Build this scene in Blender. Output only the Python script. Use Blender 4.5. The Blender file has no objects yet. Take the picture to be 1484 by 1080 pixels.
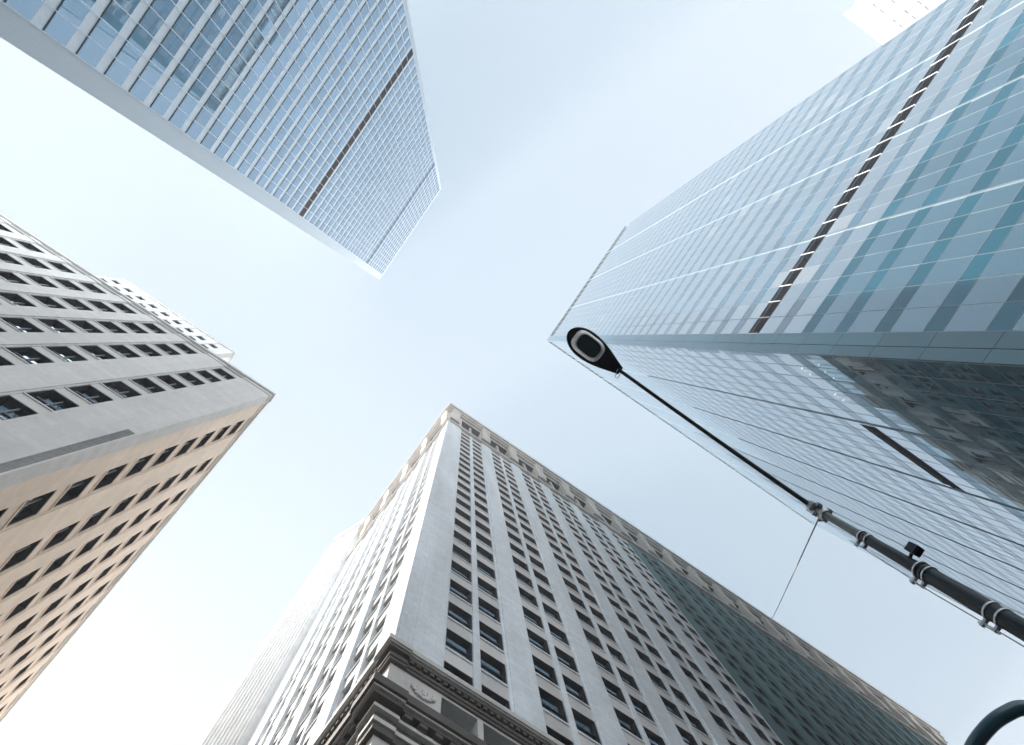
import bpy, bmesh, math, random
from mathutils import Matrix, Vector
random.seed(7)
R = math.radians
scene = bpy.context.scene
col = scene.collection

# ------------------------------------------------------------------ camera
EYE = 1.6
cam_d = bpy.data.cameras.new("camera")
cam = bpy.data.objects.new("camera", cam_d)
col.objects.link(cam)
cam_d.sensor_fit = 'HORIZONTAL'
cam_d.sensor_width = 36.0
cam_d.lens = 36.0 * 1000.0 / 1484.0
cam_d.clip_start = 0.05
cam_d.clip_end = 3000
ca = Vector((0.82339, -0.56165, -0.08108))      # street axis x seen from the camera
cb = Vector((-0.56399, -0.82575, -0.00741))     # street axis y
cu = Vector((-0.06279, 0.05183, -0.99668))      # straight up
cam.matrix_world = Matrix((
    (ca.x, ca.y, ca.z, 0), (cb.x, cb.y, cb.z, 0), (cu.x, cu.y, cu.z, EYE), (0, 0, 0, 1)))
scene.camera = cam

# ------------------------------------------------------------------ light
SUN_AZ = Vector((-0.42, 0.91))
SUN_EL = 42.0
sd = Vector((SUN_AZ.x, SUN_AZ.y, 0)).normalized() * math.cos(R(SUN_EL))
sd.z = math.sin(R(SUN_EL))
world = bpy.data.worlds.new("World")
scene.world = world
world.use_nodes = True
wn = world.node_tree
bg = wn.nodes["Background"]
sky = wn.nodes.new("ShaderNodeTexSky")
sky.sky_type = 'NISHITA'
sky.sun_disc = False
sky.sun_elevation = R(SUN_EL)
sky.sun_rotation = math.atan2(sd.x, sd.y)
sky.air_density = 1.0
sky.dust_density = 2.0
sky.ozone_density = 1.0
# thin bright overcast veil in front of the blue, thicker towards the horizon
tc = wn.nodes.new("ShaderNodeTexCoord")
sx_ = wn.nodes.new("ShaderNodeSeparateXYZ")
wn.links.new(tc.outputs["Generated"], sx_.inputs[0])
ramp = wn.nodes.new("ShaderNodeValToRGB")
ramp.color_ramp.elements[0].position = 0.0
ramp.color_ramp.elements[0].color = (1.0, 0.985, 0.97, 1)
ramp.color_ramp.elements[1].position = 0.72
ramp.color_ramp.elements[1].color = (0.127, 0.168, 0.202, 1)
wn.links.new(sx_.outputs[2], ramp.inputs[0])
cn = wn.nodes.new("ShaderNodeTexNoise")
cn.inputs["Scale"].default_value = 2.2
cn.inputs["Detail"].default_value = 5
wn.links.new(tc.outputs["Generated"], cn.inputs[0])
cm = wn.nodes.new("ShaderNodeMapRange")
cm.inputs[1].default_value = 0.3
cm.inputs[2].default_value = 0.7
cm.inputs[3].default_value = 10.8
cm.inputs[4].default_value = 11.2
wn.links.new(cn.outputs[0], cm.inputs[0])
gain = wn.nodes.new("ShaderNodeVectorMath")
gain.operation = 'SCALE'
wn.links.new(cm.outputs[0], gain.inputs[3])
wn.links.new(ramp.outputs[0], gain.inputs[0])
veil = wn.nodes.new("ShaderNodeMix")
veil.data_type = 'RGBA'
veil.inputs[0].default_value = 0.93
wn.links.new(sky.outputs[0], veil.inputs[6])
wn.links.new(gain.outputs[0], veil.inputs[7])
wn.links.new(veil.outputs[2], bg.inputs[0])
bg.inputs[1].default_value = 0.10
sun_d = bpy.data.lights.new("sun", 'SUN')
sun_d.energy = 5.0
sun_d.angle = R(0.5)
sun_d.color = (1.0, 0.95, 0.87)
sun = bpy.data.objects.new("sun", sun_d)
col.objects.link(sun)
sun.rotation_euler = sd.to_track_quat('Z', 'Y').to_euler()
scene.view_settings.view_transform = 'Standard'
scene.view_settings.look = 'None'
scene.view_settings.gamma = 1.0
scene.view_settings.exposure = 1.75
scene.cycles.max_bounces = 8
scene.cycles.volume_bounces = 1
scene.cycles.sample_clamp_indirect = 6.0
HAZE = 0.0010


# ------------------------------------------------------------------ materials
def nodes(name):
    m = bpy.data.materials.new(name)
    m.use_nodes = True
    nt = m.node_tree
    return m, nt, nt.nodes["Principled BSDF"]


def math_node(nt, op, a, b=None, c=None):
    n = nt.nodes.new("ShaderNodeMath")
    n.operation = op
    for i, v in enumerate((a, b, c)):
        if v is None:
            continue
        if isinstance(v, (int, float)):
            n.inputs[i].default_value = v
        else:
            nt.links.new(v, n.inputs[i])
    return n.outputs[0]


def stone(name, c, var=0.10, rough=0.8, course=0.0, block=1.2, joint=0.8, island=0.0):
    """mottled masonry; joints drawn by height (course) and running position (block)"""
    m, nt, p = nodes(name)
    geo = nt.nodes.new("ShaderNodeNewGeometry")
    n1 = nt.nodes.new("ShaderNodeTexNoise")
    n1.inputs["Scale"].default_value = 0.35
    n1.inputs["Detail"].default_value = 6
    n2 = nt.nodes.new("ShaderNodeTexNoise")
    n2.inputs["Scale"].default_value = 3.0
    n2.inputs["Detail"].default_value = 4
    mp = nt.nodes.new("ShaderNodeMapping")
    mp.inputs["Scale"].default_value = (1.6, 1.6, 0.22)      # rain streaks run down
    nt.links.new(geo.outputs["Position"], mp.inputs[0])
    nt.links.new(mp.outputs[0], n1.inputs[0])
    nt.links.new(geo.outputs["Position"], n2.inputs[0])
    a = math_node(nt, 'SUBTRACT', n1.outputs[0], 0.5)
    b = math_node(nt, 'SUBTRACT', n2.outputs[0], 0.5)
    s = math_node(nt, 'MULTIPLY_ADD', b, 0.5, a)
    v = math_node(nt, 'MULTIPLY_ADD', s, var * 4.0, 1.0)
    if island:
        r = math_node(nt, 'SUBTRACT', geo.outputs["Random Per Island"], 0.5)
        v = math_node(nt, 'ADD', v, math_node(nt, 'MULTIPLY', r, island))
    if course:
        sx = nt.nodes.new("ShaderNodeSeparateXYZ")
        nt.links.new(geo.outputs["Position"], sx.inputs[0])
        cb_ = nt.nodes.new("ShaderNodeCombineXYZ")
        nt.links.new(math_node(nt, 'ADD', sx.outputs[0], sx.outputs[1]), cb_.inputs[0])
        nt.links.new(sx.outputs[2], cb_.inputs[1])
        br = nt.nodes.new("ShaderNodeTexBrick")
        br.inputs["Scale"].default_value = 1.0
        br.inputs["Brick Width"].default_value = block
        br.inputs["Row Height"].default_value = course
        br.inputs["Mortar Size"].default_value = 0.012
        br.inputs["Mortar Smooth"].default_value = 0.3
        br.inputs["Color1"].default_value = (1, 1, 1, 1)
        br.inputs["Color2"].default_value = (0.90, 0.90, 0.90, 1)
        br.inputs["Mortar"].default_value = (joint, joint, joint, 1)
        nt.links.new(cb_.outputs[0], br.inputs[0])
        v = math_node(nt, 'MULTIPLY', v, br.outputs[0])
    mx = nt.nodes.new("ShaderNodeVectorMath")
    mx.operation = 'SCALE'
    mx.inputs[0].default_value = c
    nt.links.new(v, mx.inputs[3])
    nt.links.new(mx.outputs[0], p.inputs["Base Color"])
    p.inputs["Roughness"].default_value = rough
    bp = nt.nodes.new("ShaderNodeBump")
    bp.inputs["Strength"].default_value = 0.25
    bp.inputs["Distance"].default_value = 0.02
    nt.links.new(n2.outputs[0], bp.inputs["Height"])
    nt.links.new(bp.outputs[0], p.inputs["Normal"])
    return m


def plain(name, c, rough=0.5, metal=0.0, var=0.12, scale=4.0, spec=0.5):
    m, nt, p = nodes(name)
    geo = nt.nodes.new("ShaderNodeNewGeometry")
    n1 = nt.nodes.new("ShaderNodeTexNoise")
    n1.inputs["Scale"].default_value = scale
    n1.inputs["Detail"].default_value = 5
    nt.links.new(geo.outputs["Position"], n1.inputs[0])
    r = math_node(nt, 'SUBTRACT', geo.outputs["Random Per Island"], 0.5)
    v = math_node(nt, 'MULTIPLY_ADD', math_node(nt, 'SUBTRACT', n1.outputs[0], 0.5), var * 3, 1.0)
    v = math_node(nt, 'MULTIPLY_ADD', r, var, v)
    mx = nt.nodes.new("ShaderNodeVectorMath")
    mx.operation = 'SCALE'
    mx.inputs[0].default_value = c
    nt.links.new(v, mx.inputs[3])
    nt.links.new(mx.outputs[0], p.inputs["Base Color"])
    p.inputs["Roughness"].default_value = rough
    p.inputs["Metallic"].default_value = metal
    p.inputs["Specular IOR Level"].default_value = spec
    return m


def glass(name, c, tint, base=0.25, rough=0.015, var=0.5, power=3.0, blinds=0.0, coat=(0.76, 0.90, 1.0)):
    """coated window glass: dark room (or a drawn blind) behind a tinted mirror coat, clear reflection growing towards grazing"""
    m, nt, p = nodes(name)
    nt.nodes.remove(p)
    out = nt.nodes["Material Output"]
    geo = nt.nodes.new("ShaderNodeNewGeometry")
    rnd = geo.outputs["Random Per Island"]
    d = nt.nodes.new("ShaderNodeBsdfDiffuse")
    v = math_node(nt, 'MULTIPLY_ADD', math_node(nt, 'POWER', rnd, 2.0), var * 2, 1.0 - var * 0.6)
    mx = nt.nodes.new("ShaderNodeVectorMath")
    mx.operation = 'SCALE'
    mx.inputs[0].default_value = c
    nt.links.new(v, mx.inputs[3])
    if blinds:
        wn_ = nt.nodes.new("ShaderNodeTexWhiteNoise")
        wn_.noise_dimensions = '1D'
        nt.links.new(math_node(nt, 'MULTIPLY', rnd, 977.0), wn_.inputs["W"])
        bl = nt.nodes.new("ShaderNodeMix")
        bl.data_type = 'RGBA'
        bl.inputs[7].default_value = (0.20, 0.20, 0.185, 1)
        nt.links.new(math_node(nt, 'LESS_THAN', wn_.outputs["Value"], blinds), bl.inputs[0])
        nt.links.new(mx.outputs[0], bl.inputs[6])
        nt.links.new(bl.outputs[2], d.inputs[0])
    else:
        nt.links.new(mx.outputs[0], d.inputs[0])
    g = nt.nodes.new("ShaderNodeBsdfGlossy")
    tv = nt.nodes.new("ShaderNodeVectorMath")
    tv.operation = 'SCALE'
    tv.inputs[0].default_value = tint
    nt.links.new(math_node(nt, 'MULTIPLY_ADD', rnd, 0.34, 0.70), tv.inputs[3])
    nt.links.new(tv.outputs[0], g.inputs[0])
    g.inputs["Roughness"].default_value = rough
    ms = nt.nodes.new("ShaderNodeMixShader")
    ms.inputs[0].default_value = base
    nt.links.new(d.outputs[0], ms.inputs[1])
    nt.links.new(g.outputs[0], ms.inputs[2])
    lw = nt.nodes.new("ShaderNodeLayerWeight")
    lw.inputs[0].default_value = 0.5
    fac = math_node(nt, 'MULTIPLY_ADD', math_node(nt, 'POWER', lw.outputs["Facing"], power), 0.95, 0.04)
    g2 = nt.nodes.new("ShaderNodeBsdfGlossy")
    g2.inputs[0].default_value = (*coat, 1)
    g2.inputs["Roughness"].default_value = rough
    m2 = nt.nodes.new("ShaderNodeMixShader")
    nt.links.new(fac, m2.inputs[0])
    nt.links.new(ms.outputs[0], m2.inputs[1])
    nt.links.new(g2.outputs[0], m2.inputs[2])
    nt.links.new(m2.outputs[0], out.inputs[0])
    return m


M = {}
M['d_stone'] = stone('pale_limestone', (0.655, 0.70, 0.74), 0.15, course=0.62, block=1.5, joint=0.74)
M['d_spandrel'] = stone('limestone_spandrel', (0.56, 0.55, 0.54), 0.10, island=0.18)
M['d_cornice'] = stone('weathered_limestone', (0.52, 0.51, 0.49), 0.16, island=0.15)
M['d_soffit_shade'] = stone('shaded_limestone', (0.085, 0.075, 0.066), 0.25, island=0.3)  # soffit shade painted into the stone of ledges and bracket feet
M['d_top'] = stone('crown_terracotta', (0.50, 0.46, 0.42), 0.22, island=0.2)
M['d_green'] = stone('teal_green_panel', (0.05, 0.145, 0.16), 0.15, island=0.2)  # far bays, darker and greener than the near ones
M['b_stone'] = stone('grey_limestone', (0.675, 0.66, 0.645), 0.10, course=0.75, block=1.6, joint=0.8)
M['b_lit_side'] = stone('lit_side_limestone', (0.86, 0.71, 0.59), 0.09, course=0.75, block=1.6, joint=0.8)  # same limestone, with warm bounced light put into its colour
M['b_light'] = stone('light_limestone', (0.62, 0.61, 0.59), 0.06)
M['b_strip'] = stone('carved_granite', (0.22, 0.22, 0.22), 0.3, course=0.5, block=0.4, joint=0.6)
M['white_stone'] = stone('white_stone', (0.80, 0.80, 0.79), 0.05, course=1.2, block=2.0, joint=0.9)
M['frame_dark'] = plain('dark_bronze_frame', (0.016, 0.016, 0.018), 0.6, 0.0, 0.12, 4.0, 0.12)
M['frame_grey'] = plain('painted_sash', (0.20, 0.21, 0.22), 0.5)
M['win'] = glass('window_glass', (0.010, 0.014, 0.018), (0.62, 0.82, 0.98), 0.18, 0.02, 0.5, 4.0, 0.13)
M['a_glass'] = glass('blue_curtain_glass', (0.008, 0.020, 0.028), (0.58, 0.80, 1.0), 0.50, 0.012, 0.4, 3.0, 0.05, coat=(0.66, 0.84, 1.0))
M['a_panel'] = plain('pale_metal_panel', (0.72, 0.81, 0.90), 0.35, 0.0, 0.07)
M['a_corner'] = plain('grey_metal_corner', (0.52, 0.61, 0.68), 0.4, 0.0, 0.05)
M['a_under'] = plain('teal_edge', (0.04, 0.11, 0.135), 0.5)
M['white_metal'] = plain('white_metal', (0.72, 0.74, 0.76), 0.35, 0.0, 0.04)
M['louvre'] = plain('black_louvre', (0.002, 0.006, 0.014), 0.9, 0.0, 0.3, 4.0, 0.05)
M['c_glass'] = glass('teal_curtain_glass', (0.010, 0.035, 0.05), (0.60, 0.86, 1.0), 0.12, 0.012, 0.5, 1.6, 0.04, coat=(0.91, 0.96, 1.0))
M['c_glass_low'] = glass('clear_lower_glass', (0.007, 0.045, 0.07), (0.55, 0.84, 1.0), 0.13, 0.012, 0.6, 2.9, 0.04, coat=(0.74, 0.90, 1.0))
M['c_spandrel_low'] = glass('lower_spandrel_glass', (0.010, 0.085, 0.13), (0.45, 0.76, 0.92), 0.02, 0.04, 0.3, 5.0, coat=(0.7, 0.88, 1.0))
M['c_spandrel'] = glass('teal_spandrel_glass', (0.014, 0.085, 0.14), (0.50, 0.78, 0.92), 0.03, 0.04, 0.3, 3.2, coat=(0.86, 0.94, 1.0))
M['c_line'] = plain('dark_joint', (0.15, 0.20, 0.23), 0.5)
M['c_bay'] = plain('silver_fin', (0.17, 0.23, 0.27), 0.5, 0.0, 0.05)
M['c_corner'] = glass('corner_cladding', (0.015, 0.085, 0.11), (0.80, 0.92, 0.97), 0.03, 0.06, 0.2, 4.5)
M['pole'] = plain('black_green_paint', (0.006, 0.014, 0.019), 0.45, 0.0, 0.4, 9, 0.2)
M['pole_worn'] = plain('worn_grey_paint', (0.06, 0.085, 0.085), 0.5, 0.0, 0.5, 9)
M['steel'] = plain('galvanised_steel', (0.42, 0.44, 0.45), 0.35, 0.7, 0.3, 20)
M['lamp_body'] = plain('lamp_paint', (0.010, 0.014, 0.018), 0.4, 0.0, 0.3, 9)
M['lens_rim'] = plain('lens_rim', (0.95, 0.97, 0.97), 0.3, 0.0, 0.1, 9)
M['lens'] = glass('lamp_lens', (0.045, 0.065, 0.06), (0.5, 0.6, 0.6), 0.03, 0.2, 0.2, 4.0)
M['teal_paint'] = plain('teal_paint', (0.012, 0.06, 0.085), 0.35, 0.0, 0.3, 9)
M['asphalt'] = stone('asphalt', (0.055, 0.055, 0.057), 0.2, 0.9)
M['pavement'] = stone('concrete_pavement', (0.24, 0.235, 0.23), 0.12, 0.9, course=1.5, block=1.5)
M['paint_white'] = plain('road_paint', (0.7, 0.7, 0.68), 0.7)
M['ground'] = stone('ground', (0.10, 0.10, 0.10), 0.15, 0.9)


# ------------------------------------------------------------------ mesh helpers
class MB:
    def __init__(self):
        self.v, self.f, self.mi = [], [], []

    def quad(self, pts, mi=0):
        b = len(self.v)
        self.v += [tuple(p) for p in pts]
        self.f.append(tuple(range(b, b + len(pts))))
        self.mi.append(mi)

    def hexa(self, c, mi=0):
        b = len(self.v)
        self.v += [tuple(p) for p in c]
        for q in ((0, 3, 2, 1), (4, 5, 6, 7), (0, 1, 5, 4), (1, 2, 6, 5), (2, 3, 7, 6), (3, 0, 4, 7)):
            self.f.append(tuple(b + i for i in q))
            self.mi.append(mi)

    def box(self, x0, x1, y0, y1, z0, z1, mi=0):
        self.hexa([(x0, y0, z0), (x1, y0, z0), (x1, y1, z0), (x0, y1, z0),
                   (x0, y0, z1), (x1, y0, z1), (x1, y1, z1), (x0, y1, z1)], mi)

    def prism(self, poly, z0, z1, mi=0):
        b = len(self.v)
        n = len(poly)
        self.v += [(p[0], p[1], z0) for p in poly] + [(p[0], p[1], z1) for p in poly]
        self.f.append(tuple(b + i for i in reversed(range(n)))); self.mi.append(mi)
        self.f.append(tuple(b + n + i for i in range(n))); self.mi.append(mi)
        for i in range(n):
            j = (i + 1) % n
            self.f.append((b + i, b + j, b + n + j, b + n + i)); self.mi.append(mi)

    def tube(self, pts, rad, n=12, mi=0, cap=True):
        pts = [Vector(p) for p in pts]
        if isinstance(rad, (int, float)):
            rad = [rad] * len(pts)
        rings = []
        up = Vector((0.31, 0.17, 0.93)).normalized()
        for i, p in enumerate(pts):
            t = (pts[min(i + 1, len(pts) - 1)] - pts[max(i - 1, 0)]).normalized()
            a = t.cross(up)
            if a.length < 1e-3:
                a = t.cross(Vector((1, 0, 0)))
            a.normalize()
            b_ = t.cross(a)
            b = len(self.v)
            for k in range(n):
                an = 2 * math.pi * k / n
                self.v.append(tuple(p + (a * math.cos(an) + b_ * math.sin(an)) * rad[i]))
            rings.append(b)
        for i in range(len(rings) - 1):
            for k in range(n):
                k2 = (k + 1) % n
                self.f.append((rings[i] + k, rings[i] + k2, rings[i + 1] + k2, rings[i + 1] + k)); self.mi.append(mi)
        if cap:
            self.f.append(tuple(rings[0] + k for k in reversed(range(n)))); self.mi.append(mi)
            self.f.append(tuple(rings[-1] + k for k in range(n))); self.mi.append(mi)

    def build(self, name, mats, parent=None, smooth=False, recalc=True, mesh_only=False):
        me = bpy.data.meshes.new(name)
        me.from_pydata(self.v, [], self.f)
        if not isinstance(mats, (list, tuple)):
            mats = [mats]
        for m in mats:
            me.materials.append(M[m])
        me.polygons.foreach_set("material_index", self.mi)
        if recalc:
            bm = bmesh.new()
            bm.from_mesh(me)
            bmesh.ops.recalc_face_normals(bm, faces=bm.faces)
            bm.to_mesh(me)
            bm.free()
        if smooth:
            me.polygons.foreach_set("use_smooth", [True] * len(me.polygons))
        me.update()
        if mesh_only:
            return me
        return link(name, me, parent)


def link(name, me, parent=None):
    o = bpy.data.objects.new(name, me)
    col.objects.link(o)
    if parent is not None:
        o.parent = parent
    return o


def tag(o, label=None, cat=None, group=None, kind=None):
    for k, v in (('label', label), ('category', cat), ('group', group), ('kind', kind)):
        if v:
            o[k] = v
    return o


def thing(name, label, cat, loc=(0, 0, 0), group=None):
    o = bpy.data.objects.new(name, None)
    o.empty_display_size = 0.5
    col.objects.link(o)
    o.location = loc
    tag(o, label, cat, group)
    return o


class Face:
    """a wall plane: t runs along it, d sticks out of it, z is height above the street (z given above the eye)"""
    def __init__(self, ox, oy, dx, dy, nx, ny, base=(0, 0)):
        self.o = Vector((ox - base[0], oy - base[1]))
        self.d = Vector((dx, dy)).normalized()
        self.n = Vector((nx, ny)).normalized()
        self.dh, self.tmin = 0.0, -1e9

    def p(self, t, d, h):
        q = self.o + self.d * max(t, self.tmin) + self.n * d
        return (q.x, q.y, h + EYE + self.dh)

    def box(self, mb, t0, t1, d0, d1, h0, h1, mi=0):
        P = self.p
        mb.hexa([P(t0, d0, h0), P(t1, d0, h0), P(t1, d1, h0), P(t0, d1, h0),
                 P(t0, d0, h1), P(t1, d0, h1), P(t1, d1, h1), P(t0, d1, h1)], mi)

    def pane(self, mb, t0, t1, d, h0, h1, mi=0, wob=0.0):
        P = self.p
        a, b = random.gauss(0, wob), random.gauss(0, wob)
        w, hh = (t1 - t0) / 2, (h1 - h0) / 2
        mb.quad([P(t0, d - a * w - b * hh, h0), P(t1, d + a * w - b * hh, h0),
                 P(t1, d + a * w + b * hh, h1), P(t0, d - a * w + b * hh, h1)], mi)

    def profile(self, mb, t0, t1, prof, mi=0):
        """extrude a closed (d, h) outline along t"""
        n = len(prof)
        b = len(mb.v)
        for t in (t0, t1):
            mb.v += [self.p(t, d, h) for d, h in prof]
        mb.f.append(tuple(b + i for i in range(n))); mb.mi.append(mi)
        mb.f.append(tuple(b + n + i for i in reversed(range(n)))); mb.mi.append(mi)
        for i in range(n):
            j = (i + 1) % n
            mb.f.append((b + i, b + j, b + n + j, b + n + i)); mb.mi.append(mi)


def window_into(face, fr, gl, t0, t1, h0, h1, front=-0.22, depth=0.42, ft=0.09, vert=False, wob=0.004):
    """dark lined opening with a sash: fr collects frame boxes, gl the panes"""
    bk = front - depth
    face.box(fr, t0, t0 + ft, bk, front, h0, h1)
    face.box(fr, t1 - ft, t1, bk, front, h0, h1)
    face.box(fr, t0 + ft, t1 - ft, bk, front, h1 - ft, h1)
    face.box(fr, t0 + ft, t1 - ft, bk, front - 0.06, h0, h0 + ft)
    hm = h0 + (h1 - h0) * 0.48
    face.box(fr, t0 + ft, t1 - ft, bk, bk + 0.10, hm - 0.04, hm + 0.04, 1)
    if vert:
        tm = (t0 + t1) / 2
        face.box(fr, tm - 0.04, tm + 0.04, bk, bk + 0.12, h0 + ft, hm - 0.04, 1)
        face.box(fr, tm - 0.04, tm + 0.04, bk, bk + 0.12, hm + 0.04, h1 - ft, 1)
    face.pane(gl, t0 + ft, t1 - ft, bk + 0.03, h0 + ft, hm - 0.04, 0, wob)
    face.pane(gl, t0 + ft, t1 - ft, bk + 0.05, hm + 0.04, h1 - ft, 0, wob)


def build_windows(root, base, wins, frame_mats, keep=100, glass_mat='win', **kw):
    """the `keep` windows that show largest become parts of their own, the rest one stuff part"""
    def size(w):
        f, t0, t1, h0, h1 = w
        q = f.o + f.d * ((t0 + t1) / 2)
        x, y, h = q.x + base[0], q.y + base[1], (h0 + h1) / 2
        v = Vector((x, y, h))
        cc = Vector((ca.dot(v) if 0 else ca.x * x + cb.x * y + cu.x * h,
                     ca.y * x + cb.y * y + cu.y * h, ca.z * x + cb.z * y + cu.z * h))
        if cc.z >= -0.1:
            return 0
        px, py = 1000 * cc.x / -cc.z, 1000 * cc.y / -cc.z
        if abs(px) > 760 or abs(py) > 560:
            return 0
        cosv = abs(f.n.x * x + f.n.y * y) / v.length
        return cosv * (t1 - t0) * (h1 - h0) / v.length_squared
    order = sorted(wins, key=size, reverse=True)
    seen = [w for w in order[:keep] if size(w) > 0]
    rest = order[len(seen):]
    for f, t0, t1, h0, h1 in seen:
        fr, gl = MB(), MB()
        window_into(f, fr, gl, t0, t1, h0, h1, **kw)
        o = fr.build('window', frame_mats, root)
        gl.build('pane', glass_mat, o, recalc=False)
    if rest:
        fr, gl = MB(), MB()
        for f, t0, t1, h0, h1 in rest:
            window_into(f, fr, gl, t0, t1, h0, h1, **kw)
        n = len(fr.v)
        fr.v += gl.v
        fr.f += [tuple(i + n for i in q) for q in gl.f]
        fr.mi += [2] * len(gl.f)
        o = fr.build('window', list(frame_mats) + [glass_mat], root, recalc=False)
        o['kind'] = 'stuff'


# ------------------------------------------------------------------ ground
g = MB(); g.quad([(-1500, -1500, 0), (1500, -1500, 0), (1500, 1500, 0), (-1500, 1500, 0)])
tag(g.build('ground', 'ground', recalc=False), kind='structure')
g = MB()
g.quad([(-400, -8.0, 0.004), (400, -8.0, 0.004), (400, 10.0, 0.004), (-400, 10.0, 0.004)])
g.quad([(-9.0, 10.0, 0.004), (2.0, 10.0, 0.004), (2.0, 400, 0.004), (-9.0, 400, 0.004)])
g.quad([(-30.0, -400, 0.004), (14.5, -400, 0.004), (14.5, -8.0, 0.004), (-30.0, -8.0, 0.004)])
tag(g.build('road', 'asphalt', recalc=False), kind='structure')
g = MB()
for i in range(14):
    x = 2.6 + 0.0 * i
    y = -7.2 + i * 1.2
    if -1.6 < y + 0.25 < 1.6:
        continue
    g.quad([(-8.2, y, 0.008), (-4.6, y, 0.008), (-4.6, y + 0.5, 0.008), (-8.2, y + 0.5, 0.008)])
tag(g.build('road_marking', 'paint_white', recalc=False), kind='structure')
for (x0, x1, y0, y1) in ((2.0, 300, 10.0, 300), (-300, -9.0, 10.0, 300), (14.5, 300, -300, -8.0), (-300, -30.0, -300, -8.0)):
    g = MB(); g.box(x0, x1, y0, y1, -0.02, 0.14)
    tag(g.build('pavement', 'pavement'), kind='structure')
g = MB(); g.box(-2.5, 9.0, -1.25, 1.1, -0.02, 0.15)
tag(g.build('traffic_island', 'pavement'), kind='structure')

# ------------------------------------------------------------------ A: pale glass tower
AX = -36.0
base = (AX, 1.1)
tA = thing('glass_tower', 'pale blue glass tower with light grey floor bands and one dark louvred storey', 'skyscraper', (AX, 1.1, 0))
f = Face(AX, 1.1, 0, -1, 1, 0, base)
A_W, A_H, A_P = 37.6, 240.0, 4.0
mb = MB()
f.box(mb, 0.35, A_W - 0.35, -34, -0.45, -EYE, A_H - 1.5)
mb.build('wall', 'a_panel', tA)
mb = MB()
f.box(mb, 0.0, 1.92, -1.9, 0.0, -EYE, A_H)
mb.build('corner_column', 'a_corner', tA)
mb = MB()
f.box(mb, A_W - 0.9, A_W, -1.9, 0.0, -EYE, A_H)
mb.build('corner_column', 'a_corner', tA)
mb = MB()
f.box(mb, 1.92, A_W - 0.9, -1.0, 0.02, A_H - 1.3, A_H)
mb.build('parapet', 'a_corner', tA)
tA0, tA1, nA = 1.95, A_W - 0.93, 21
pw = (tA1 - tA0) / nA
bands, glz, und, mul = MB(), [], MB(), MB()
for k in range(-1, 60):
    h0 = 50.6 + (k - 12) * A_P          # underside of the glass of this storey
    if h0 < 2 or h0 + 4 > A_H - 1.2:
        continue
    dark = abs(h0 - 122.6) < 2.0
    f.box(bands, tA0, tA1, -0.44, -0.02 + 0.003 * (k % 2), h0 + 2.62, h0 + A_P - 0.02)
    f.box(und, tA0, tA1, -0.42, 0.08, h0 - 0.02, h0 + 0.07, 0)
    for i in range(nA):
        glz.append((tA0 + i * pw + 0.02, tA0 + (i + 1) * pw - 0.02, h0 + 0.07, h0 + 2.60, dark))
for i in range(nA + 1):
    t = tA0 + i * pw
    f.box(mul, t - 0.035, t + 0.035, -0.1, 0.11, 2.0, A_H - 1.3)
bands.build('spandrel_bands', 'a_panel', tA)
und.build('sill_edges', 'a_under', tA)
mul.build('mullions', 'a_panel', tA)
mb = MB(); f.box(mb, tA0, tA1, -0.2, 0.16, 201.6, 202.4)
mb.build('shadow_gap', 'louvre', tA)
near = sorted([q for q in glz if not q[4]], key=lambda q: (abs((q[2] - 54) / 1.0) if q[2] > 44 else 99) + q[0] * 0.6)
own = set(near[:100])
for q in glz:
    if q in own:
        mb = MB(); f.pane(mb, q[0], q[1], 0.07, q[2], q[3], 0, 0.0032)
        mb.build('window', 'a_glass', tA, recalc=False)
mb, lv = MB(), MB()
for q in glz:
    if q[4]:
        f.box(lv, q[0] - 0.02, q[1] + 0.02, -0.40, -0.26, q[2] - 0.1, q[2] + 2.62)
        for j in range(6):
            f.box(lv, q[0] + 0.03, q[1] - 0.03, -0.25, 0.12, q[2] - 0.1 + j * 0.42, q[2] + 0.16 + j * 0.42)
    elif q not in own:
        f.pane(mb, q[0], q[1], 0.07, q[2], q[3], 0, 0.0032)
o = mb.build('window', 'a_glass', tA, recalc=False); o['kind'] = 'stuff'
lv.build('louvre', 'louvre', tA)

# ------------------------------------------------------------------ C: teal curtain-wall tower
CX, CY = 19.0, -11.6
base = (CX, CY)
tC = thing('curtain_wall_tower', 'tall teal glass tower with dark louvred storey and silver fins, behind the street lamp', 'skyscraper', (CX, CY, 0))
fu = Face(CX, CY, 0, -1, -1, 0, base)
fl = Face(CX, CY, 1, 0, 0, 1, base)
C_WU, C_WL, C_H, C_P = 39.3, 96.0, 196.0, 4.3
mb = MB()
mb.box(0.6, C_WL - 0.1, -C_WU + 0.1, -0.6, 0, C_H + EYE - 1.2)
mb.build('wall', 'c_line', tC)
mb = MB()
for j in range(46):
    h0 = -EYE + j * C_P
    h1 = min(h0 + C_P - 0.03, C_H)
    fu.box(mb, 0.0, 0.72, -0.6, 0.06, h0, h1)
    fu.box(mb, 0.78, 1.68, -0.6, 0.03, h0, h1)
mb.build('corner_column', 'c_corner', tC)
mb = MB()
fu.box(mb, 1.68, C_WU, -0.6, 0.05, C_H - 1.1, C_H)
fl.box(mb, 0.6, C_WL, -0.6, 0.05, C_H - 1.1, C_H)
mb.build('parapet', 'c_corner', tC)
panes, spans, joints, fins, lvs = [], MB(), MB(), MB(), MB()
mw = 9.5 / 6
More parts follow.
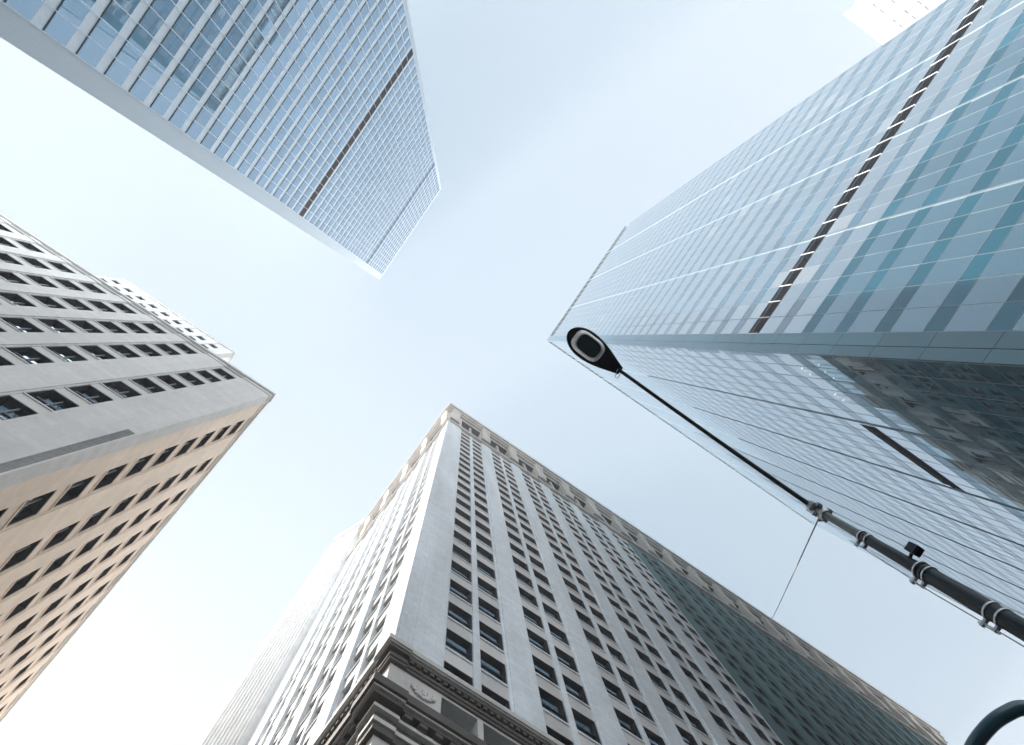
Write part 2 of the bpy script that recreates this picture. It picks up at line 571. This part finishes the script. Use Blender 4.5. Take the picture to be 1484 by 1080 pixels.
for face, tbeg, tend, fin0 in ((fu, 1.70, C_WU, 2.0), (fl, 0.06, C_WL, 0.4)):
    nm = int((tend - tbeg) / mw + 0.01)
    for k in range(-5, 38):
        h0 = 46.9 + (k - 5) * C_P        # glass of one storey runs from h0 to h0 + 2.85
        if h0 < 2 or h0 + C_P > C_H - 1.1:
            continue
        lou_u = face is fu and abs(h0 - 51.2) < 1.0
        for i in range(nm + 1):
            a = tbeg + i * mw + 0.02
            b = min(tbeg + (i + 1) * mw - 0.02, tend)
            if b - a < 0.2:
                continue
            panes.append((face, a, b, h0 + 0.03, h0 + 2.83))
            if lou_u:
                continue
            if face is fl and abs(h0 - 46.9) < 1.0 and 10.0 < a < 18.6:
                continue
            face.pane(spans, a, b, 0.0, h0 + 2.87, h0 + C_P - 0.03, 1 if h0 < 44 else 0, 0.0015)
        if lou_u:
            face.box(lvs, tbeg, tend, -0.45, -0.36, h0 + 2.9, h0 + 5.0)
            for j in range(6):
                face.box(lvs, tbeg, tend, -0.35, 0.02, h0 + 2.9 + j * 0.36, h0 + 3.12 + j * 0.36)
        if face is fl and abs(h0 - 46.9) < 1.0:
            face.box(lvs, 10.0, 18.5, -0.45, -0.36, h0 + 2.9, h0 + 5.0)
            for j in range(6):
                face.box(lvs, 10.0, 18.5, -0.35, 0.02, h0 + 2.9 + j * 0.36, h0 + 3.12 + j * 0.36)
        face.box(joints, tbeg, tend, -0.1, 0.008, h0 - 0.03, h0 + 0.03)
        face.box(joints, tbeg, tend, -0.1, 0.008, h0 + 2.83, h0 + 2.87)
    for i in range(nm + 1):
        t = tbeg + i * mw
        if i % 6 == 0 and i:
            face.box(fins, t - 0.07, t + 0.07, -0.1, 0.06, 2, C_H - 1.1)
        else:
            face.box(joints, t - 0.02, t + 0.02, -0.1, 0.012, 2, C_H - 1.1)
        if face is fu:
            face.box(lvs, t - 0.035, t + 0.035, 0.0, 0.07, 46.9 + C_P + 2.85, 46.9 + C_P + 5.0, 1)
spans.build('spandrel_bands', ['c_spandrel', 'c_spandrel_low'], tC, recalc=False)
joints.build('joints', 'c_line', tC)
fins.build('fins', 'c_bay', tC)
lvs.build('louvre', ['louvre', 'white_metal'], tC)


def pane_rank(q):
    face, a, b, h0, h1 = q
    if h0 < 27:
        return 1e9
    return (h0 - 27) * 1.3 + a * 0.8 if face is fu else (h0 - 27) * 1.5 + abs(a - 8) * 1.0 + 6


order = sorted(range(len(panes)), key=lambda i: pane_rank(panes[i]))
own = set(order[:100])
mb = MB()
for i, (face, a, b, h0, h1) in enumerate(panes):
    if i in own:
        m1 = MB(); face.pane(m1, a, b, 0.0, h0, h1, 0, 0.0032)
        m1.build('window', 'c_glass_low' if h0 < 44 else 'c_glass', tC, recalc=False)
    else:
        face.pane(mb, a, b, 0.0, h0, h1, 1 if h0 < 44 else 0, 0.0032)
o = mb.build('window', ['c_glass', 'c_glass_low'], tC, recalc=False); o['kind'] = 'stuff'

# ------------------------------------------------------------------ B: grey limestone block
BX, BY = -12.63, 15.55
base = (BX, BY)
tB = thing('limestone_building', 'flat-topped limestone building with deep punched windows, grey, with warm bounced light coloured into one side', 'office building', (BX, BY, 0))
BU, BL, B_H, B_P = 66.0, 78.0, 68.8, 3.76
ldir = Vector((-0.0977, 0.9952))
f1 = Face(BX, BY, -1, 0, 0, -1, base)
f2 = Face(BX, BY, ldir.x, ldir.y, ldir.y, -ldir.x, base)
f2.dh, f2.tmin = 0.004, 0.10      # its end butts behind the street front
bc = Vector((0, 0))
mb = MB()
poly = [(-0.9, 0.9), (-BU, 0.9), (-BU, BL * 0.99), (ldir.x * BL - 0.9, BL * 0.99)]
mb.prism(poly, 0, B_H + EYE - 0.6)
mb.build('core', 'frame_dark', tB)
wins = []
rows = [37.75 + B_P * k for k in range(-10, 8)]
RB = 0.9


def punched(face, cols, t_end, mbw, wh=2.62, ww=1.76, strip=0.0, bot=-EYE, top=B_H):
    """wall with punched openings: full-height piers and short spandrel pieces"""
    t_prev = 0.0
    for c in cols:
        a, b = c - ww / 2, c + ww / 2
        face.box(mbw, t_prev, a - 0.16, -RB, 0.0, bot, top)
        face.box(mbw, a - 0.16, a, -RB, -0.07, bot, top)
        face.box(mbw, b, b + 0.16, -RB, -0.07, bot, top)
        hp = bot
        for h in rows:
            face.box(mbw, a, b, -RB, -0.10, hp, h - 0.14, 1)
            face.box(mbw, a, b, -RB, -0.03, h - 0.14, h, 1)
            wins.append((face, a, b, h, h + wh))
            hp = h + wh
        face.box(mbw, a, b, -RB, -0.10, hp, top, 1)
        t_prev = b + 0.16
    face.box(mbw, t_prev, t_end, -RB, 0.0, bot, top)


colsU = [4.1, 8.25] + [11.55 + 3.25 * i for i in range(16)]
colsL = [3.75, 8.4] + [12.15 + 3.75 * i for i in range(17)]
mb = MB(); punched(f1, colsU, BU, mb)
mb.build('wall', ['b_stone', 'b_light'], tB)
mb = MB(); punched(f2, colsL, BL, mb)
mb.build('wall', ['b_lit_side', 'b_lit_side'], tB)
mb = MB()
f1.box(mb, -0.18, BU, -0.8, 0.16, B_H, B_H + 0.45)
f2.box(mb, 0.0, BL, -0.8, 0.14, B_H + 0.003, B_H + 0.44)
f1.box(mb, -0.08, BU, -0.7, 0.07, B_H - 1.0, B_H - 0.8)
f2.box(mb, 0.0, BL, -0.7, 0.07, B_H - 1.0, B_H - 0.8)
mb.build('parapet', 'b_light', tB)
mb = MB(); f1.box(mb, 0.12, 0.58, -0.2, 0.035, -EYE + 4, 41.0)
mb.build('carved_strip', 'b_strip', tB)
build_windows(tB, base, wins, ['frame_dark', 'frame_grey'], 100, front=-0.14, depth=0.34, vert=True)
# set-back upper storeys
fs = Face(-23.6, 18.7, -1, 0, 0, -1, base)
sb = MB()
fs.box(sb, 0.7, 15.7, -20, -0.7, B_H, 89.6)
swins = []
rows_s = [71.2 + 3.1 * k for k in range(6)]
tp = 0.0
for c in [1.7 + 1.72 * i for i in range(9)]:
    a, b = c - 0.5, c + 0.5
    fs.box(sb, tp, a, -0.7, 0.0, B_H, 90.6)
    hp = B_H
    for h in rows_s:
        fs.box(sb, a, b, -0.7, -0.06, hp, h)
        swins.append((fs, a, b, h, h + 1.7)); hp = h + 1.7
    fs.box(sb, a, b, -0.7, -0.06, hp, 90.6)
    tp = b
fs.box(sb, tp, 16.4, -0.7, 0.0, B_H, 90.6)
fs.box(sb, -0.1, 16.5, -1.5, 0.12, 90.6, 91.0)
so = sb.build('setback_block', 'white_stone', tB)
fr, gl = MB(), MB()
for w in swins:
    window_into(*((w[0], fr, gl) + w[1:]), front=-0.12, depth=0.25, ft=0.07)
n = len(fr.v); fr.v += gl.v; fr.f += [tuple(i + n for i in q) for q in gl.f]; fr.mi += [2] * len(gl.f)
o = fr.build('window', ['frame_grey', 'frame_grey', 'win'], so, recalc=False); o['kind'] = 'stuff'

# ------------------------------------------------------------------ D: ornate stone tower on the near corner
DX, DY = 5.2, 13.7
base = (DX, DY)
tD = thing('ornate_stone_tower', 'tall stone tower with paired dark windows, dark ledges low down and a carved crown', 'skyscraper', (DX, DY, 0))
fr_ = Face(DX, DY, 1, 0, 0, -1, base)
dl = Vector((-0.030, 1.0)).normalized()
fl_ = Face(DX, DY, dl.x, dl.y, -dl.y, dl.x, base)
fl_.dh, fl_.tmin = 0.004, 0.012
D_W, D_L, D_P = 122.0, 29.5, 3.87
D_TOP, D_LEDGE = 137.0, 31.9
WALLD = 0.85
wins = []
frow = [34.95 + D_P * k for k in range(-1, 21)]
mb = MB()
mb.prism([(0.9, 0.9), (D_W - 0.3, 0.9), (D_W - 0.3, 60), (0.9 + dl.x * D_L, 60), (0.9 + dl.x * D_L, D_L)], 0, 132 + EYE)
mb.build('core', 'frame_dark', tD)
# rear tower: seen in the glass of the tower across the street
mb = MB()
mb.box(34, 118, 12, 50, 132 + EYE, 196 + EYE)
fq = Face(DX + 34, DY + 12, 1, 0, 0, -1, base)
for i in range(27):
    fq.box(mb, 0.3 + i * 3.1, 1.7 + i * 3.1, 0.0, 0.5, 132, 196.5)
mb.build('rear_block', 'd_stone', tD)


def paired(face, first, bays, t_end, pitch, mbw, hmax, wins, green_from=1e9, lo=31.4):
    t_prev = 0.0
    for i in range(bays):
        c0 = first + i * pitch
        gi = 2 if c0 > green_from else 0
        a0, b0, a1, b1 = c0, c0 + 1.75, c0 + 2.20, c0 + 3.95
        # pier between the pairs, with stepped edges
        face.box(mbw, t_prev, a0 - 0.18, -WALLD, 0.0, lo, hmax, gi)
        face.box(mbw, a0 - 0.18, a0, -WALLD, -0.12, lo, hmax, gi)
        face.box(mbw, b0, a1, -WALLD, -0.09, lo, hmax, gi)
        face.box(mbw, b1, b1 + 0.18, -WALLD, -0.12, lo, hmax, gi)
        for a, b in ((a0, b0), (a1, b1)):
            hp = lo
            for h in frow:
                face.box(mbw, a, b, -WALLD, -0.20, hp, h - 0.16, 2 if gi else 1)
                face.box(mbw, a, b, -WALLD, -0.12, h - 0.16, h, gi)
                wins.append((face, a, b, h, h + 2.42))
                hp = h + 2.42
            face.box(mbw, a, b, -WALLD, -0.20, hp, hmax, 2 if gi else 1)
        t_prev = b1 + 0.18
    face.box(mbw, t_prev, t_end, -WALLD, 0.0, lo, hmax, 0)


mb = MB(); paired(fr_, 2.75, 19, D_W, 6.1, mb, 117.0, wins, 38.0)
fr_.box(mb, 0.0, 0.30, 0.003, 0.10, D_LEDGE, 117.0)
fr_.box(mb, 0.85, 2.45, 0.003, 0.05, D_LEDGE, 117.0)
mb.build('wall', ['d_stone', 'd_spandrel', 'd_green'], tD)
wins_l = []
mb = MB(); paired(fl_, 2.4, 4, D_L, 6.1, mb, 117.0, wins_l)
fl_.box(mb, 0.0, 0.30, 0.003, 0.10, D_LEDGE, 117.0)
mb.build('wall', ['d_stone', 'd_spandrel', 'd_green'], tD)
build_windows(tD, base, wins, ['frame_dark', 'frame_dark'], 88, front=-0.20, depth=0.27)
build_windows(tD, base, wins_l, ['d_spandrel', 'frame_grey'], 12, front=-0.20, depth=0.2)  # pale reveals: glare of the sunlit side put into their colour

# crown: belt course, arcade with deep openings, big scroll brackets, stepped cornice
for face, L, first, bays in ((fr_, D_W, 2.75, 19), (fl_, D_L, 2.4, 4)):
    mb = MB()
    op = MB()
    face.box(mb, 0, L, -0.85, 0.28, 117.0, 118.1)
    face.box(mb, 0, L, -0.85, 0.12, 118.1, 119.0)
    tp = 0.0
    for i in range(bays):
        c0 = first + i * 6.1
        a, b = c0 - 0.1, c0 + 4.05
        face.box(mb, tp, a, -0.85, 0.0, 119.0, 131.0)
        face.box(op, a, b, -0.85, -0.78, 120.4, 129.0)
        face.box(op, a, b, -0.85, -0.03, 129.0, 129.4)  # dark slab paints shade onto the soffit of the opening
        face.box(mb, a, b, -0.85, 0.0, 119.0, 120.4)
        face.box(mb, a, b, -0.85, 0.0, 129.4, 131.0)
        tm = (a + b) / 2
        face.box(mb, tm - 0.2, tm + 0.2, -0.70, -0.25, 120.4, 129.0)
        tp = b
    face.box(mb, tp, L, -0.85, 0.0, 119.0, 131.0)
    mb.build('arcade', 'd_top', tD)
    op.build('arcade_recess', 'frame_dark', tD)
    for i in range(bays + 1):
        tc = first - 1.1 + i * 6.1
        if i == 0:
            tc = 1.1
        br = MB()
        prof = [(0.003, 121.5)]
        for q in range(13):
            s = q / 12
            prof.append((0.32 + 0.62 * (s ** 1.8) + 0.16 * math.sin(s * math.pi * 2), 121.5 + 9.4 * s))
        prof.append((0.003, 130.9))
        face.profile(br, tc - 0.85, tc + 0.85, prof)
        face.box(br, tc - 0.95, tc + 0.95, 0.003, 0.20, 119.6, 121.5, 1)  # dark block paints the shade beneath the bracket
        br.build('bracket', ['d_top', 'd_soffit_shade'], tD)
    mb = MB()
    e = 1.0 if face is fr_ else 0.0
    face.box(mb, -0.35 * e, L, -0.85, 0.45, 131.0, 132.2)
    face.box(mb, -0.6 * e, L, -0.85, 0.75, 132.2, 133.6)
    face.box(mb, -0.9 * e, L, -0.85, 1.05, 133.6, 135.0)
    face.box(mb, -0.7 * e, L, -0.85, 0.80, 135.0, 136.2)
    face.box(mb, -0.4 * e, L, -0.85, 0.45, 136.2, D_TOP + 2.0)
    mb.build('cornice', 'd_top', tD)

# lower ledges and the carved frieze between them
lo_w = MB()
for face, L, first, bays, pre in ((fr_, D_W, 2.75, 19, 1.0), (fl_, D_L, 2.4, 4, 0.0)):
    def course(mb, e, d, h0, h1, mi=0):
        # the corner pier breaks forward by 8 cm
        face.box(mb, 0.72, L, -0.8, d, h0, h1, mi)
        face.box(mb, -(d + 0.08) * pre, 0.72, -0.8, d + 0.08, h0, h1, mi)
    mb = MB()
    for d, h0, h1 in ((0.10, 29.78, 30.0), (0.16, 30.0, 30.22), (0.10, 30.22, 30.45), (0.30, 30.45, 30.7),
                      (0.38, 30.7, 30.78), (0.46, 30.78, 31.15), (0.40, 31.15, 31.3), (0.20, 31.3, 31.55)):
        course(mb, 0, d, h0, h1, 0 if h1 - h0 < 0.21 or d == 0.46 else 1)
    for j in range(int(L / 0.36) - 1):          # dentils
        t = 0.8 + j * 0.36
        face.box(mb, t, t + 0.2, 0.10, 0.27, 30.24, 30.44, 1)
    mb.build('ledge', ['d_cornice', 'd_soffit_shade'], tD)
    mb = MB()
    for d, h0, h1 in ((0.12, 24.3, 24.7), (0.20, 24.7, 24.95), (0.12, 24.95, 25.3), (0.34, 25.3, 25.5), (0.24, 25.5, 25.75),
                      (0.55, 25.75, 26.0), (0.66, 26.0, 26.1), (0.78, 26.1, 26.6), (0.70, 26.6, 26.8), (0.45, 26.8, 27.0), (0.20, 27.0, 27.2)):
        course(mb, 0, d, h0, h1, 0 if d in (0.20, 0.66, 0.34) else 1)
    for j in range(int(L / 0.7) - 1):           # modillions
        t = 0.85 + j * 0.7
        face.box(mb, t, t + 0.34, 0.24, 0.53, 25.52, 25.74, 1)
    mb.build('ledge', ['d_cornice', 'd_soffit_shade'], tD)
    # frieze wall with short windows
    mb = MB(); dk = MB()
    tp = 0.0
    for i in range(bays):
        c0 = first + i * 6.1
        for a, b in ((c0 - 0.05, c0 + 1.85), (c0 + 2.15, c0 + 4.05)):
            face.box(mb, tp, a, -0.8, 0.0, 27.2, 29.78)
            face.box(mb, a, b, -0.8, 0.0, 29.6, 29.78)
            face.box(mb, a, b, -0.8, 0.0, 27.2, 27.35)
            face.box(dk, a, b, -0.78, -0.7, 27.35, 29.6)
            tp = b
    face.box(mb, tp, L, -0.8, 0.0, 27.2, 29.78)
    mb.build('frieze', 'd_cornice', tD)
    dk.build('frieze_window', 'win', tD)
    # carved shield panel on the corner pier
    mb = MB()
    for i in range(9):
        an = math.pi * (0.15 + 0.7 * i / 8)
        ct, ch = 1.75 + 0.62 * math.cos(an), 29.25 - 0.75 * math.sin(an)
        face.box(mb, ct - 0.09, ct + 0.09, 0.003, 0.10 + 0.03 * (i % 2), ch - 0.11, ch + 0.11)
    for i in range(5):
        face.box(mb, 1.15 + i * 0.27, 1.30 + i * 0.27, 0.003, 0.07, 28.75, 29.15)
    mb.build('carved_panel', 'd_cornice', tD)
    # storeys below the ledges down to the street
    face.box(lo_w, 0.0, L, -0.8, 0.0, 22.6, 24.3)
    tp = 0.0
    for i in range(bays):
        c0 = first + i * 6.1
        face.box(lo_w, tp, c0, -0.8, 0.0, -EYE, 22.6)
        for h0, h1 in ((-EYE, -1.0), (4.4, 5.6), (9.8, 11.0), (15.2, 16.4), (21.0, 22.6)):
            face.box(lo_w, c0, c0 + 4.0, -0.8, -0.1, h0, h1)
        face.box(lo_w, c0 + 1.85, c0 + 2.15, -0.8, -0.2, -1.0, 21.0)
        tp = c0 + 4.0
    face.box(lo_w, tp, L, -0.8, 0.0, -EYE, 22.6)
lo_w.build('base_wall', 'd_cornice', tD)

# ------------------------------------------------------------------ white ribbed block beyond D, and the white tower behind C
bx, by = 4.35, 43.3
t2 = thing('ribbed_white_building', 'bright white building with upright ribs and arched top, beyond the ornate stone tower', 'office building', (bx, by, 0))
bb = (bx, by)
H2 = 142.0
mb = MB(); mb.prism([(0.2, 0.3), (-0.6, 0.3), (-3.1, 5.9), (-3.1, 60), (40, 60), (40, 0.3)], 0, H2 + EYE)
mb.build('wall', 'white_stone', t2)
fa = Face(bx, by + 0.3, -1, 0, 0, -1, bb)
fo = Face(bx - 0.6, by + 0.3, -2.5, 5.6, -5.6, -2.5, bb)
fz = Face(bx - 3.1, by + 5.9, 0, 1, -1, 0, bb)
mb = MB()
for i in range(9):
    fo.box(mb, 0.05 + i * 0.7, 0.35 + i * 0.7, 0.0, 0.22, -EYE, H2 - 4)
for i in range(26):
    fz.box(mb, 0.2 + i * 2.0, 0.8 + i * 2.0, 0.0, 0.35, -EYE, H2 - 4)
mb.build('rib', 'white_stone', t2)
mb = MB()
fo.box(mb, -0.2, 6.2, 0.0, 0.55, H2 - 2.5, H2 + 0.4)
fz.box(mb, 0.0, 54, 0.0, 0.6, H2 - 2.5, H2 + 0.4)
fa.box(mb, -0.3, 0.7, 0.0, 0.35, H2 - 2.5, H2 + 0.4)
for fc, n, st in ((fo, 3, 2.0), (fz, 12, 4.0)):
    for i in range(n):
        c = 1.1 + i * st
        for q in range(9):
            an = math.pi * q / 8
            w_ = st * 0.36
            fc.box(mb, c + w_ * math.cos(an) - 0.16, c + w_ * math.cos(an) + 0.16, 0.0, 0.3, H2 - 7 + 3.4 * math.sin(an), H2 - 6.3 + 3.4 * math.sin(an))
mb.build('arched_cornice', 'white_stone', t2)

ex, ey = 28.0, -104.0
bb = (ex, ey)
t3 = thing('distant_white_tower', 'distant sunlit white tower with rows of paired windows, behind the top of the teal tower', 'skyscraper', (ex, ey, 0))
fe = Face(ex, ey, 1, 0, 0, 1, bb)
H3 = 148.0
mb = MB(); ew = MB()
fe.box(mb, 0.2, 45, -30, -0.5, -EYE, H3 - 0.5)
erow = [20 + 4.0 * k for k in range(31)]
tp = 0
for i in range(8):
    c = 2.2 + i * 5.2
    for a, b in ((c, c + 1.3), (c + 1.8, c + 3.1)):
        fe.box(mb, tp, a, -0.5, 0, -EYE, H3)
        hp = -EYE
        for h in erow:
            fe.box(mb, a, b, -0.5, -0.05, hp, h)
            fe.box(ew, a, b, -0.45, -0.3, h, h + 2.0)
            hp = h + 2.0
        fe.box(mb, a, b, -0.5, -0.05, hp, H3)
        tp = b
fe.box(mb, tp, 45, -0.5, 0, -EYE, H3)
fe.box(mb, -0.1, 45.2, -0.5, 0.08, H3, H3 + 1.2)
mb.build('wall', 'white_stone', t3)
o = ew.build('window', 'a_corner', t3); o['kind'] = 'stuff'

# ------------------------------------------------------------------ street lamp on the island
px, py = 4.70, -0.31
tL = thing('street_lamp', 'dark street lamp with long thin arm and teardrop head reaching over the street', 'street lamp', (px, py, 0.15))


def pole_pt(h):                          # the post leans a little
    return Vector((0.0, -0.0360 * (h + EYE - 0.15), h + EYE - 0.15))


mb = MB()
mb.tube([pole_pt(-1.45), pole_pt(-1.05), pole_pt(-1.0), pole_pt(5.98)], [0.16, 0.15, 0.088, 0.074], 20)
mb.tube([pole_pt(5.98), pole_pt(6.02), pole_pt(6.06), pole_pt(7.1)], [0.082, 0.082, 0.060, 0.052], 20)
mb.build('pole', 'pole', tL, smooth=False)
mb = MB()
mb.tube([pole_pt(7.1), pole_pt(7.13), pole_pt(7.16), pole_pt(8.0)], [0.058, 0.058, 0.046, 0.042], 16)
mb.build('pole_top', 'pole_worn', tL)
# bracket where the arm meets the post
mb = MB()
top = pole_pt(8.05)
mb.tube([pole_pt(7.86), pole_pt(7.92), pole_pt(8.12), pole_pt(8.16)], [0.06, 0.075, 0.075, 0.05], 14)
for dx, dy in ((0.08, 0.05), (-0.07, 0.06), (0.07, -0.06), (-0.08, -0.05)):
    mb.tube([top + Vector((dx, dy, -0.13)), top + Vector((dx, dy, 0.1))], 0.016, 8)
    mb.box(top.x + dx - 0.028, top.x + dx + 0.028, top.y + dy - 0.028, top.y + dy + 0.028, top.z - 0.10, top.z - 0.05)
mb.box(top.x - 0.14, top.x + 0.04, top.y - 0.05, top.y + 0.05, top.z - 0.05, top.z + 0.05)
mb.tube([top + Vector((0.05, 0.1, -0.02)), top + Vector((0.12, 0.03, -0.07)), top + Vector((0.1, -0.09, -0.03))], 0.018, 8)
mb.build('clamp', 'steel', tL)
arm_a = top + Vector((-0.05, 0.0, 0.03))
arm_b = Vector((1.86 - px, -0.75 - py, 8.9 + EYE - 0.15))
mb = MB()
pts = []
for i in range(13):
    s = i / 12
    p = arm_a.lerp(arm_b, s)
    p.z += 0.10 * math.sin(math.pi * s)
    pts.append(p)
mb.tube(pts, [0.030 - 0.006 * i / 12 for i in range(13)], 14)
mb.build('arm', 'lamp_body', tL, smooth=True)
# teardrop head
ax = (Vector((1.02, -0.79, 0)) - Vector((1.86, -0.75, 0))).normalized()
side = Vector((-ax.y, ax.x, 0))
HL = 0.86


def head_w(s):
    if s < 0.66:
        return 0.055 + 0.135 * math.sin((s / 0.66) * math.pi / 2) ** 1.15
    return 0.19 * math.sqrt(max(0.0, 1 - ((s - 0.66) / 0.34) ** 2))


mb = MB()
NS, NK = 26, 24
b0 = len(mb.v)
ss = [0.66 * i / 15 for i in range(15)] + [0.66 + 0.34 * math.sin(math.pi / 2 * i / 10) for i in range(11)]
for s in ss:
    w_ = max(head_w(s), 0.004)
    for k in range(NK):
        an = 2 * math.pi * k / NK
        zz = math.sin(an)
        hh = 0.35 * w_ + 0.02
        z = zz * hh * (1.2 if zz > 0 else 0.45)
        mb.v.append(tuple(arm_b + ax * (s * HL - 0.03) + side * (math.cos(an) * w_) + Vector((0, 0, z + 0.01))))
for i in range(len(ss) - 1):
    for k in range(NK):
        k2 = (k + 1) % NK
        mb.f.append((b0 + i * NK + k, b0 + i * NK + k2, b0 + (i + 1) * NK + k2, b0 + (i + 1) * NK + k)); mb.mi.append(0)
mb.f.append(tuple(b0 + k for k in range(NK))); mb.mi.append(0)
mb.f.append(tuple(b0 + (len(ss) - 1) * NK + k for k in range(NK))); mb.mi.append(0)
head = mb.build('lamp_head', 'lamp_body', tL, smooth=True)


def lens_ring(scale, z, mat, name, thick, bevel=1.0):
    m_ = MB()
    c = arm_b + ax * (0.60 * HL) + Vector((0, 0, z))
    loop = []
    for k in range(32):
        an = 2 * math.pi * k / 32
        cx, sx = math.cos(an), math.sin(an)
        r_ = 1.0 / ((abs(cx) ** 3.2 + abs(sx) ** 3.2) ** (1 / 3.2))
        loop.append(c + ax * (cx * r_ * 0.225 * scale) + side * (sx * r_ * 0.150 * scale))
    b = len(m_.v)
    m_.v += [tuple(c + (p - c) * bevel) for p in loop] + [tuple(p + Vector((0, 0, thick))) for p in loop]
    m_.f.append(tuple(b + k for k in range(32))); m_.mi.append(0)
    m_.f.append(tuple(b + 32 + k for k in range(32))); m_.mi.append(0)
    for k in range(32):
        k2 = (k + 1) % 32
        m_.f.append((b + k, b + k2, b + 32 + k2, b + 32 + k)); m_.mi.append(0)
    return m_.build(name, mat, head)


lens_ring(1.0, -0.078, 'lens_rim', 'lens_rim', 0.06, 0.80)
lens_ring(0.78, -0.086, 'lens', 'lens', 0.03, 0.9)
# little wire loop under the neck
mb = MB()
p0 = arm_b + ax * 0.02 + Vector((0, 0, -0.02))
mb.tube([p0, p0 + Vector((0.0, 0.05, -0.03)), p0 + Vector((0.03, 0.11, -0.03)), p0 + Vector((0.07, 0.10, -0.01)), p0 + Vector((0.06, 0.03, 0.0))], 0.005, 6)
mb.build('wire_loop', 'steel', tL)


def strap(h, r):
    m_ = MB()
    for dh in (0.0, 0.13):
        m_.tube([pole_pt(h + dh - 0.011), pole_pt(h + dh + 0.011)], r, 20)
    c = pole_pt(h) + Vector((0.0, r + 0.02, 0))
    m_.box(c.x - 0.018, c.x + 0.018, c.y - 0.03, c.y + 0.03, c.z - 0.014, c.z + 0.014)
    m_.box(c.x - 0.016, c.x + 0.016, c.y - 0.03, c.y + 0.04, c.z + 0.115, c.z + 0.145)
    m_.tube([c + Vector((0.0, 0.022, -0.05)), c + Vector((0.0, 0.022, 0.18))], 0.007, 8)
    return m_.build('strap', 'steel', tL)


strap(5.95, 0.086)
strap(5.05, 0.083)
strap(6.95, 0.062)
# photocell box on a stub
c = pole_pt(6.28) + Vector((-0.02, -0.14, 0))
mb = MB()
mb.box(c.x - 0.045, c.x + 0.045, c.y - 0.045, c.y + 0.045, c.z - 0.06, c.z + 0.07)
mb.box(c.x - 0.035, c.x + 0.035, c.y - 0.035, c.y + 0.035, c.z - 0.075, c.z - 0.061)
mb.tube([c + Vector((0.0, 0.05, 0.0)), pole_pt(6.28)], 0.018, 8)
mb.build('sensor_box', 'pole', tL)
# thin conduit beside the post
mb = MB()
mb.tube([pole_pt(h) + Vector((-0.01, 0.115 - 0.01 * math.sin(h * 3), 0)) for h in (4.0, 4.6, 5.2, 5.8, 6.4, 7.0, 7.2)], 0.006, 6)
mb.build('cable', 'steel', tL)

# span wire from the post to the stone tower
wa = Vector((px, py, 0.15)) + pole_pt(7.98)
wb = Vector((83.2, 12.72, 134.3 + EYE))
mb = MB()
pts = []
for i in range(25):
    s = i / 24
    p = wa.lerp(wb, s)
    p.z -= 0.12 * math.sin(math.pi * s)
    pts.append(p)
mb.tube(pts, [0.010 + 0.038 * i / 24 for i in range(25)], 6)
o = mb.build('span_wire', 'frame_grey')
tag(o, 'thin grey wire strung from the street lamp post to the ornate stone tower', 'wire')

# ------------------------------------------------------------------ curved arm at the corner of the view
qx, qy = 5.35, 0.70
t4 = thing('curved_street_lamp', 'teal painted street lamp whose curved neck shows at the bottom right corner', 'street lamp', (qx, qy, 0.15))
mb = MB()
hz = 4.0 + EYE - 0.15
mb.tube([(0, 0, 0), (0, 0, 0.4), (0, 0, 0.42), (0, 0, hz - 0.55)], [0.14, 0.13, 0.085, 0.06], 16)
mb.build('pole', 'teal_paint', t4)
mb = MB()
world_pts = [(5.35, 0.70, 3.45), (5.33, 0.60, 3.72), (5.12, 0.36, 3.90), (4.86, 0.12, 3.96), (4.60, -0.045, 4.0), (4.36, -0.085, 4.0),
             (4.175, -0.042, 4.0), (4.100, 0.045, 4.0), (4.052, 0.165, 4.0), (4.042, 0.33, 4.0), (4.058, 0.44, 3.97), (4.10, 0.60, 3.90), (4.17, 0.72, 3.75), (4.20, 0.76, 3.55)]
# smooth the control points
cp = [Vector(p) for p in world_pts]
sm = []
for i in range(len(cp) - 1):
    p0_, p1_, p2_, p3_ = cp[max(i - 1, 0)], cp[i], cp[i + 1], cp[min(i + 2, len(cp) - 1)]
    for j in range(5):
        s = j / 5
        sm.append(0.5 * ((2 * p1_) + (p2_ - p0_) * s + (2 * p0_ - 5 * p1_ + 4 * p2_ - p3_) * s * s + (3 * p1_ - p0_ - 3 * p2_ + p3_) * s ** 3))
sm.append(cp[-1])
mb.tube([p - Vector((qx, qy, 0.15 - EYE)) for p in sm], 0.047, 16)
mb.build('curved_arm', 'teal_paint', t4, smooth=True)
mb = MB()
lp = cp[-1] - Vector((qx, qy, 0.15 - EYE))
mb.tube([lp, lp - Vector((0, 0, 0.1)), lp - Vector((0, 0, 0.3)), lp - Vector((0, 0, 0.42))], [0.05, 0.16, 0.21, 0.12], 20)
mb.build('lamp_shade', 'teal_paint', t4)

# ------------------------------------------------------------------ haze
if HAZE:
    mb = MB(); mb.box(-260, 260, -260, 260, -1.0, 262)
    hm = bpy.data.materials.new('haze')
    hm.use_nodes = True
    nt = hm.node_tree
    nt.nodes.remove(nt.nodes["Principled BSDF"])
    pv = nt.nodes.new("ShaderNodeVolumePrincipled")
    pv.inputs["Color"].default_value = (0.96, 0.955, 1.0, 1)
    pv.inputs["Density"].default_value = HAZE
    pv.inputs["Anisotropy"].default_value = 0.0
    nt.links.new(pv.outputs[0], nt.nodes["Material Output"].inputs["Volume"])
    M['haze'] = hm
    tag(mb.build('haze', 'haze'), kind='stuff')
